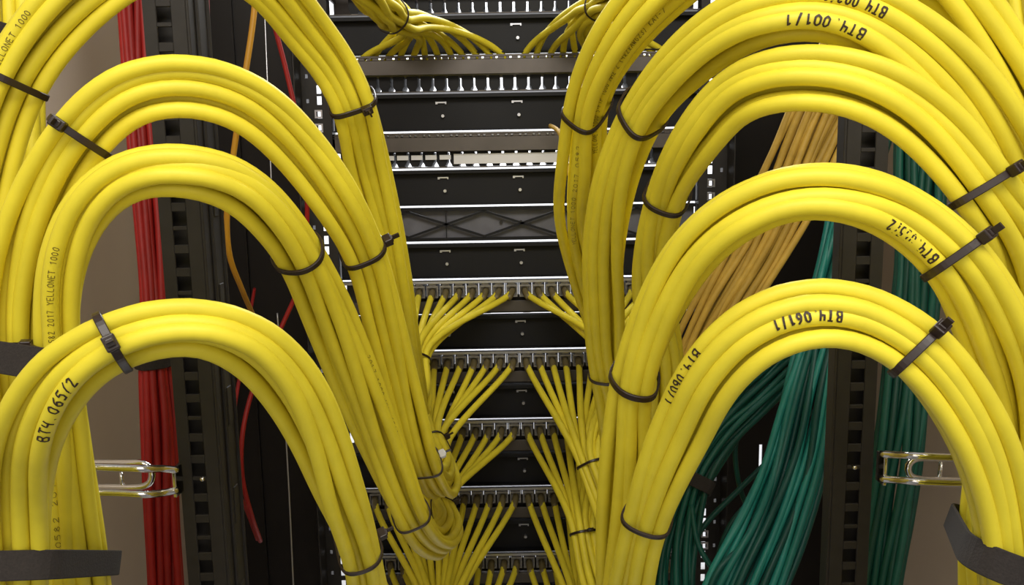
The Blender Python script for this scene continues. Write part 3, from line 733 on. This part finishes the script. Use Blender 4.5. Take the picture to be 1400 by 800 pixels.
# ------------------------------------------------------------------ cables farther back
def back_bundle(spec, n, r, m, arch, group, color, rows=None, **kw):
    b = Bundle(spec, n=n, r=r, rows=rows, **kw); make_cables(b, arch, group, m=m, ref=b.k//2, color=color); return b
dimB = back_bundle([(1262, -70, .74), (1200, 20, .745), (1152, 95, .755, 98), (1112, 175, .765, 98), (1070, 270, .775, 98), (1032, 350, .785, 94), (985, 430, .795, 84), (940, 520, .81, 70), (900, 620, .825, 60)], 0, .0034, 'dimyellow', 'bundle sloping behind right arches', 'ochre cables sloping behind the right arches', 'dimyellow', rows=[11, 7, 4], noise=.0022, seed=41, twist=(-.15, .15))
tealA = back_bundle([(1195, 130, .80), (1165, 280, .77, 50), (1130, 440, .745, 64), (1108, 540, .73, 76), (1085, 640, .72, 92), (1052, 730, .70, 108), (1018, 800, .69, 120), (985, 880, .69, 120)], 0, .0031, 'teal', 'thick bundle behind lowest right arch', 'teal cables of the thick bundle', 'teal', rows=[8, 9, 7], noise=.0022, seed=42)
tealB = back_bundle([(1165, 440, .80), (1095, 490, .80, 60), (1040, 540, .79, 56), (990, 590, .775, 50), (948, 655, .76, 44), (925, 730, .75, 60), (918, 800, .74, 76), (925, 870, .74, 80)], 0, .0029, 'darkteal', 'curved bundle by lowest right arch', 'dark green cables of the curved bundle', 'dark green', rows=[5, 5, 4], noise=.0022, seed=43)
i_ = tealB.near(948, 655)
strap([tealB.cab[c, i_] for c in range(tealB.n)], .0029, tealB.C[i_], 'black strap round the curved dark green bundle', .013, axis=tealB.T[i_])
tealC = back_bundle([(1262, 60, .68), (1258, 220, .68), (1252, 380, .675, 62), (1243, 500, .67, 66), (1232, 600, .66, 70), (1216, 700, .655, 66), (1200, 800, .65, 60), (1190, 880, .65, 60)], 0, .0031, 'darkteal', 'bundle beside right side panel', 'green cables beside the right side panel', 'green', rows=[6, 7, 5], noise=.0015, seed=44)
redB = back_bundle([(180, -80, .70), (184, 0, .70, 46), (190, 120, .70, 40), (201, 300, .69, 38), (212, 430, .68, 40), (212, 492, .68, 40), (219, 600, .675, 44), (222, 700, .67, 50), (226, 800, .67, 56), (228, 880, .67, 56)], 0, .0031, 'red', 'bundle beside left side panel', 'red cables beside the left side panel', 'red', rows=[4, 5, 3], noise=.0014, seed=45)
i_ = redB.near(212, 492)
strap([redB.cab[c, i_] for c in range(redB.n)], .0031, redB.C[i_], 'black strap round the red cable bundle', .012)
def single(name, pts, r, m, label, cat='cable', group=None):
    P = resample(smooth(catmull([W(*p) for p in pts], 14)), .006); V, Fa = tube_vf(P, r, 10)
    return link(name, mesh(name, V, Fa, M[m], True), None, label, cat, group)
single('network_cable', [(281, -60, .72), (283, 40, .72), (286, 150, .72), (289, 300, .72), (290, 420, .73), (287, 560, .74), (300, 700, .75), (330, 840, .76)], .0027, 'red', 'single thin red cable hanging straight down beside the left rack post')
single('network_cable', [(352, -60, .68), (347, 20, .68), (334, 110, .68), (318, 220, .69), (310, 300, .70), (314, 350, .71), (330, 394, .74), (350, 440, .82)], .0025, 'orange', 'single thin orange cable curving behind the left arches')
single('network_cable', [(362, -50, .72), (372, 20, .72), (392, 100, .73), (413, 200, .74), (420, 290, .76), (412, 380, .78), (388, 440, .78), (350, 520, .76), (332, 590, .74), (331, 650, .74), (344, 705, .76), (356, 740, .79)], .0022, 'red', 'single thin red cable looping across the dark left side')
single('network_cable', [(348, 395, .90), (330, 500, .80), (318, 590, .76), (322, 660, .76), (338, 700, .78), (352, 738, .80)], .0018, 'red', 'thinnest red cable, low beside the left rack post')
for q, pts in enumerate([[(1110, 560, .78), (1070, 610, .78), (1010, 670, .77), (955, 730, .76), (930, 800, .76)], [(1100, 620, .78), (1050, 665, .78), (1000, 715, .77), (975, 790, .77), (970, 860, .77)], [(1015, 560, .80), (1005, 620, .80), (1020, 690, .80), (1060, 740, .79)], [(945, 690, .75), (955, 745, .74), (985, 790, .73), (1040, 830, .73)], [(1100, 700, .72), (1030, 740, .70), (985, 775, .69), (960, 830, .69)]]):
    single('network_cable', pts, .0026, 'darkteal' if q < 4 else 'teal', ['green cable straying left from the thick teal bundle, upper one', 'green cable straying left from the thick teal bundle, lower one', 'short stray green cable hanging inside the dark gap', 'green cable sweeping right along the bottom of the dark gap', 'teal cable leaving the thick bundle at its lower left'][q])
single('reflected_streak', [(362, 20, .93), (366, 120, .93), (371, 250, .93)], .0009, 'lip', 'thin pale reflected streak on the dark infill, upper left', 'wire')  # thin rods shaped as light streaks reflected in the glossy infill
single('reflected_streak', [(379, 428, .93), (386, 520, .93), (394, 650, .93), (402, 820, .93)], .0009, 'lip', 'thin pale reflected streak on the dark infill, lower left', 'wire')
single('network_cable', [(752, 172, .925), (760, 176, .915), (767, 186, .90), (776, 230, .88), (800, 300, .87)], .0026, 'dimyellow', 'single short yellow cable plugged in the label strip panel')

# ------------------------------------------------------------------ chrome cable rings on the near posts
def ring(side):
    if side == 'left':
        pts = [(243, 643, .552), (222, 641, .546), (200, 641, .535), (160, 640, .530), (110, 638, .525), (40, 636, .52), (22, 636, .53), (14, 636, .56), (22, 634, .592), (40, 633, .595), (120, 633, .60), (170, 633, .60), (196, 634, .60), (206, 641, .60), (208, 651, .60), (204, 661, .60), (192, 666, .60), (150, 666, .60), (110, 666, .60), (40, 667, .595), (22, 669, .59), (14, 671, .56), (22, 672, .53), (40, 673, .52), (110, 673, .525), (160, 674, .530), (202, 676, .535), (222, 674, .546), (243, 670, .552)]
        pin = ((165, 646, .60), (167, 664, .60)); base = (243, 656, .556)
    else:
        pts = [(1204, 621, .552), (1222, 622, .546), (1246, 623, .535), (1290, 625, .530), (1340, 627, .525), (1390, 629, .52), (1404, 630, .53), (1410, 630, .56), (1404, 630, .592), (1390, 630, .595), (1330, 628, .60), (1290, 627, .60), (1252, 627, .60), (1243, 634, .60), (1241, 642, .60), (1245, 651, .60), (1256, 655, .60), (1290, 656, .60), (1330, 657, .60), (1390, 658, .595), (1404, 660, .59), (1410, 661, .56), (1404, 662, .53), (1390, 662, .52), (1340, 661, .525), (1290, 660, .530), (1246, 658, .535), (1222, 656, .546), (1204, 655, .552)]
        pin = ((1287, 632, .60), (1285, 652, .60)); base = (1205, 640, .556)
    r = bpy.data.objects.new('cable_ring', None); COL.objects.link(r)
    tag(r, 'chrome wire cable ring bolted to the %s near rack post' % side, 'cable ring', 'chrome cable rings')
    P = resample(smooth(catmull([W(*p) for p in pts], 10)), .003); V, Fa = tube_vf(P, .0026, 14); link('wire', mesh('wire', V, Fa, M['chrome'], True), r)
    mb = MB().cyl(W(*pin[0]), W(*pin[1]), .0016); link('pin', mb.mesh('pin', M['chrome'], smooth=True), r)
    c = W(*base); mb = MB().obox(c, (1, 0, 0), (0, 1, 0), (0, 0, 1), .0012, .006, .0105); bevel(link('base_plate', mb.mesh('base_plate', M['chrome']), r), .0005)
ring('left'); ring('right')
# screws
def screw(p, label, ax, k=1.0):
    p = np.array(p); ax = np.array(ax, float)*k; mb = MB(); mb.tube([p, p+ax*.003, p+ax*.0045, p+ax*.0052], np.array([.0042, .0040, .0028, .0012])*k, 16)
    o = link('screw', mb.mesh('screw', M['chrome'], smooth=True), None, label, 'screw')
    mb = MB().cyl(p-ax*.008, p, .0019*k); link('shank', mb.mesh('shank', M['steel'], smooth=True), o)
screw(W(1139, 693, .60), 'round headed steel screw on the inner side of the right rack post', (-.8, -.6, 0))
screw(W(1168, 639, .557), 'small steel screw inside a square hole of the right rack post', (0, -1, 0), .38)
screw(W(277, 655, .557), 'small steel screw inside a square hole of the left rack post', (0, -1, 0), .38)
